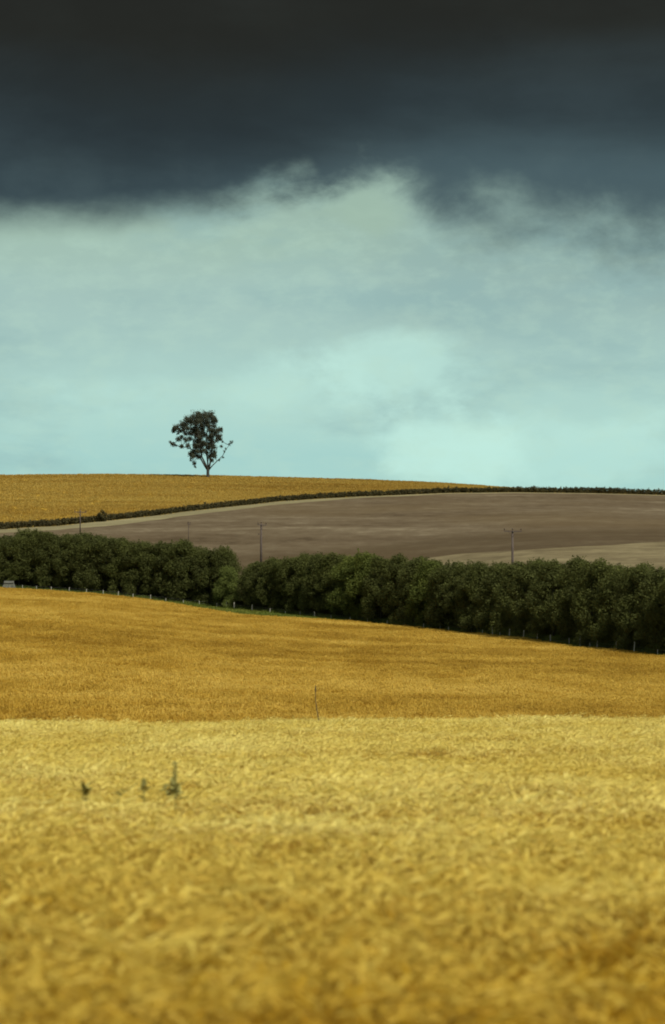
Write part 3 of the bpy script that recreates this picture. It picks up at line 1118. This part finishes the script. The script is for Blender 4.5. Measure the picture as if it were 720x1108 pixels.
    # loose sprays between the tufts
    lc = np.concatenate([np.array(P(cx, cy, 0)) + np.clip(r.normal(0, 1, (int(rr * (4 if rr < 17 else 9)), 3)), -1.8, 1.8) * np.array([1, 1.4, 1]) * rr * k * 0.62 for (cx, cy, rr) in blobs])
    ln = r.normal(0, 1, lc.shape)
    ln /= np.linalg.norm(ln, axis=1)[:, None]
    v2, f2 = leaf_faces(lc, ln, 0.21 * r.uniform(0.6, 1.3, len(lc)), r)
    f = np.concatenate([f, f2 + len(v)])
    v = np.concatenate([v, v2])
    link('crown', mesh('crown', v, f), M['lone_leaf'], root)


lone_tree()


# ------------------------------------------------------------------ power poles
def pole(px_, Y_, pytop, rad, arm_half, yaw, arm_drop, label, insul=True, bracket=False):
    x = at(px_, Y_)
    z = float(ground_z(x, Y_)[0])
    h = zpy(pytop, Y_) - z
    t = empty('utility_pole', (x, Y_, z), yaw)
    tag(t, label, 'power pole', 'wooden power poles crossing the fields')
    m = MB()
    m.tube([(0, 0, -0.4), (0, 0, h * .5), (0, 0, h)], [rad, rad * .88, rad * .72], 10)
    m.build('pole', M['pole_wood'], t, True)
    a = MB()
    a.box((0, -rad - 0.06, h - arm_drop), (arm_half, 0.06, 0.08))
    ar = a.build('crossarm', M['pole_wood'], t)
    for s in (-1, 1):
        b = MB()
        b.tube([(s * arm_half * .45, -rad - .07, h - arm_drop - .06), (0.02 * s, -rad - .02, h - arm_drop - .85)], [.03, .03], 5)
        b.build('brace', M['pole_wood'], t)
    spots = (-arm_half + .1, 0.0, arm_half - .1)
    for q in spots:
        i = MB()
        z0 = h - arm_drop + .08 if q else h
        yy = -rad - .06 if q else 0
        i.tube([(q, yy, z0), (q, yy, z0 + .14), (q, yy, z0 + .15), (q, yy, z0 + .24), (q, yy, z0 + .25), (q, yy, z0 + .36), (q, yy, z0 + .40)],
               [.03, .03, .10, .075, .115, .085, .03], 8)
        i.build('insulator', M['insulator'], t, True)
    if bracket:
        b = MB()
        b.box((-rad - .2, 0, h - 2.15), (.22, .1, .12))
        b.build('switch_box', M['insulator'], t)
    return t


pole(555, 462, 574.2, 0.22, 1.45, R(4), 0.12, 'power pole with a wide crossarm rising behind the belt against the pale stubble')
pole(282.7, 572, 566.5, 0.24, 1.1, R(38), 0.30, 'slim power pole seen almost end on, beside the dip in the tree belt', bracket=True)
pole(204, 660, 566.0, 0.08, 0.5, R(50), 0.2, 'thin faint pole on the ploughed field above the closed part of the belt')
pole(86.5, 700, 552.0, 0.15, 1.5, R(20), 0.5, 'thin distant pole crossing the hedgerow beside its rounded bush')

# ------------------------------------------------------------------ wire fence at the foot of the belt
fence = empty('wire_fence', (0, float(HEDGE_Y(360)), float(ground_z(0, float(HEDGE_Y(360)))[0])))
tag(fence, 'post and wire fence with pale wooden posts along the foot of the tree belt', 'fence')
fo = Vector(fence.location)
pm = []
for i in range(4):
    m = MB()
    hh = (1.25, 1.1, 1.35, 1.2)[i]
    m.tube([(0, 0, -0.3), (0.02 * (i - 1), 0.01, 0.6), (0.04 * (i - 1.5), 0, hh - .06), (0.04 * (i - 1.5), 0, hh)], [.075, .07, .066, .03], 7)
    me = mesh('post', m.v, m.f)
    me.materials.append(M['post_wood'])
    pm.append(me)
wl = [[], []]
q = -60.0
marks = [476, 485.5, 510, 533, 551, 566, 581.5, 595.5, 628, 646, 667, 686, 245, 253.5, 273]
kk = 0
posts = []
while q < 780:
    posts.append(q)
    q += 3.0 / float(HEDGE_Y(q)) * F * rng.uniform(.85, 1.15)
posts = sorted([p for p in posts if min(abs(p - mm) for mm in marks) > 7] + marks)
for q in posts:
    Yf = float(HEDGE_Y(q)) + 0.35
    x = at(q, Yf)
    z = float(ground_z(x, Yf)[0])
    p = link('post', pm[int(rng.integers(0, 4))], None, fence)
    p.location = Vector((x, Yf, z)) - fo
    s = 1.2 if q in marks else rng.uniform(.75, .95)
    p.scale = (s, s, s)
    p.rotation_euler = (rng.normal(0, .03), rng.normal(0, .04), rng.uniform(0, 6))
    for j, zz in enumerate((.95, .6)):
        wl[j].append(Vector((x, Yf - .09, z + zz)) - fo)
for j in range(2):
    m = MB()
    m.tube(wl[j], [.006] * len(wl[j]), 4)
    m.build('wire', M['wire'], fence)

# ------------------------------------------------------------------ small grey shelter where the belt meets the frame edge
def shelter():
    y = float(HEDGE_Y(9)) - 0.4
    x = at(9.5, y)
    t = empty('field_shelter', (x, y, float(ground_z(x, y)[0]) - 0.1), R(4))
    tag(t, 'low grey shelter with a pale sloping roof at the foot of the tree belt', 'shelter')
    W2, D2 = 1.55, 1.1
    m = MB()
    vs = [Vector(p) for p in ((-W2, -D2, 0), (W2, -D2, 0), (W2, D2, 0), (-W2, D2, 0),
                              (-W2 * .5, -D2 * .7, 1.35), (W2 * .55, -D2 * .7, 1.35), (W2 * .55, D2 * .8, 1.75), (-W2 * .5, D2 * .8, 1.75))]
    m.add(vs, [(0, 1, 5, 4), (1, 2, 6, 5), (2, 3, 7, 6), (3, 0, 4, 7)])
    m.build('wall', M['shed'], t)
    n = MB()
    for i in range(7):
        xa = -W2 * .58 + i * (W2 * 1.2 / 7)
        xb = xa + W2 * 1.2 / 7
        for (p, q2, dz) in ((xa, (xa + xb) / 2, (0, .05)), ((xa + xb) / 2, xb, (.05, 0))):
            n.add([Vector((p, -D2 * .85, 1.33 + dz[0])), Vector((q2, -D2 * .85, 1.33 + dz[1])),
                   Vector((q2, D2 * .9, 1.80 + dz[1])), Vector((p, D2 * .9, 1.80 + dz[0])),
                   Vector((p, -D2 * .85, 1.29 + dz[0])), Vector((q2, -D2 * .85, 1.29 + dz[1])),
                   Vector((q2, D2 * .9, 1.76 + dz[1])), Vector((p, D2 * .9, 1.76 + dz[0]))],
                  [(0, 1, 2, 3), (7, 6, 5, 4), (0, 4, 5, 1), (2, 6, 7, 3)])
    n.build('roof', M['sheet'], t)


shelter()


# ------------------------------------------------------------------ weeds above the barley
def weed(px_, Y_, rise, spread, nleaf, spike, label, lean=0.0, seed=1, drop=0.0):
    r = random.Random(seed)
    x = at(px_, Y_)
    z = float(ground_z(x, Y_)[0])
    t = empty('weed', (x, Y_, z + 0.045), 0)
    tag(t, label, 'weed')
    top = 0.90 + rise
    s = MB()
    s.tube([(0, 0, 0), (0.01, 0, .5), (lean * .4, 0, .88), (lean, 0.0, top)], [.007, .006, .006, .003], 6)
    s.build('stem', M['weed_leaf'], t, True)
    for k in range(nleaf):
        a = r.uniform(0, 6.283)
        o = Vector((math.cos(a), math.sin(a), 0))
        sd = o.cross(Vector((0, 0, 1)))
        z0 = r.uniform(0.80, 0.93) - drop
        L = spread * r.uniform(.45, 1.1)
        wd = L * r.uniform(.2, .4)
        rise_k = r.uniform(.3, 1.9)
        fall_k = rise_k * r.uniform(.3, 1.1)
        b = Vector((lean * .4, 0, z0))
        m = MB()
        vs, fs = [], []
        for i, (tt, ww) in enumerate(((0, .15), (.25, .8), (.55, 1), (.8, .7), (1, .08))):
            c = b + o * L * tt + Vector((0, 0, L * (rise_k * tt - fall_k * tt * tt)))
            vs += [c - sd * wd * ww + Vector((0, 0, .012)), c + Vector((0, 0, 0)), c + sd * wd * ww + Vector((0, 0, .012))]
        for i in range(4):
            for j in range(2):
                fs.append((3 * i + j, 3 * i + j + 1, 3 * i + j + 4, 3 * i + j + 3))
        m.add(vs, fs)
        m.build('leaf', M['weed_leaf'], t, True)
    if spike:
        m = MB()
        for k in range(70):
            tt = min(1.0, 0.15 + round(r.random() * 9) / 10.5 + r.gauss(0, .02))
            c = Vector((lean * (.4 + .6 * tt), 0, .93 + (rise - .02) * tt)) + Vector((r.gauss(0, .011), r.gauss(0, .011), 0))
            m.box(c, (.006, .006, .006))
        m.build('seed_spike', M['weed_leaf'], t)


weed(190.5, 26.5, .27, .14, 22, True, 'tallest weed with an upright seed spike and a ring of broad leaves above the barley', -.004, 3)
weed(156.5, 26.8, .10, .06, 12, True, 'small upright weed beside the tall spiked weed in the barley', 0.0, 5)
weed(94, 26.0, .05, .065, 34, False, 'squat dark leafy weed barely showing above the barley', 0.0, 8, -.02)
weed(117, 26.3, .10, .05, 4, False, 'thin pale weed arching sideways through the barley between two leafy weeds', .30, 11)


def stalk():
    y = 75.5
    x = at(343, y)
    z = float(ground_z(x, y)[0])
    t = empty('weed', (x, y, z))
    tag(t, 'thin bent bare stalk standing alone on the crest where the two crops meet', 'weed')
    m = MB()
    m.tube([(0.06, 0, 0), (0.06, 0, .7), (0.05, 0, .95), (0.0, 0, 1.2), (-.035, 0, 1.5), (-.03, 0, 1.80)], [.013, .013, .013, .012, .011, .006], 6)
    m.build('stem', M['bark'], t, True)
    q = MB()
    for i in range(16):
        c = Vector((-.03 + random.gauss(0, .010), random.gauss(0, .01), 1.66 + .011 * i))
        q.box(c, (.009, .009, .010))
    q.build('seed_head', M['bark'], t)


stalk()
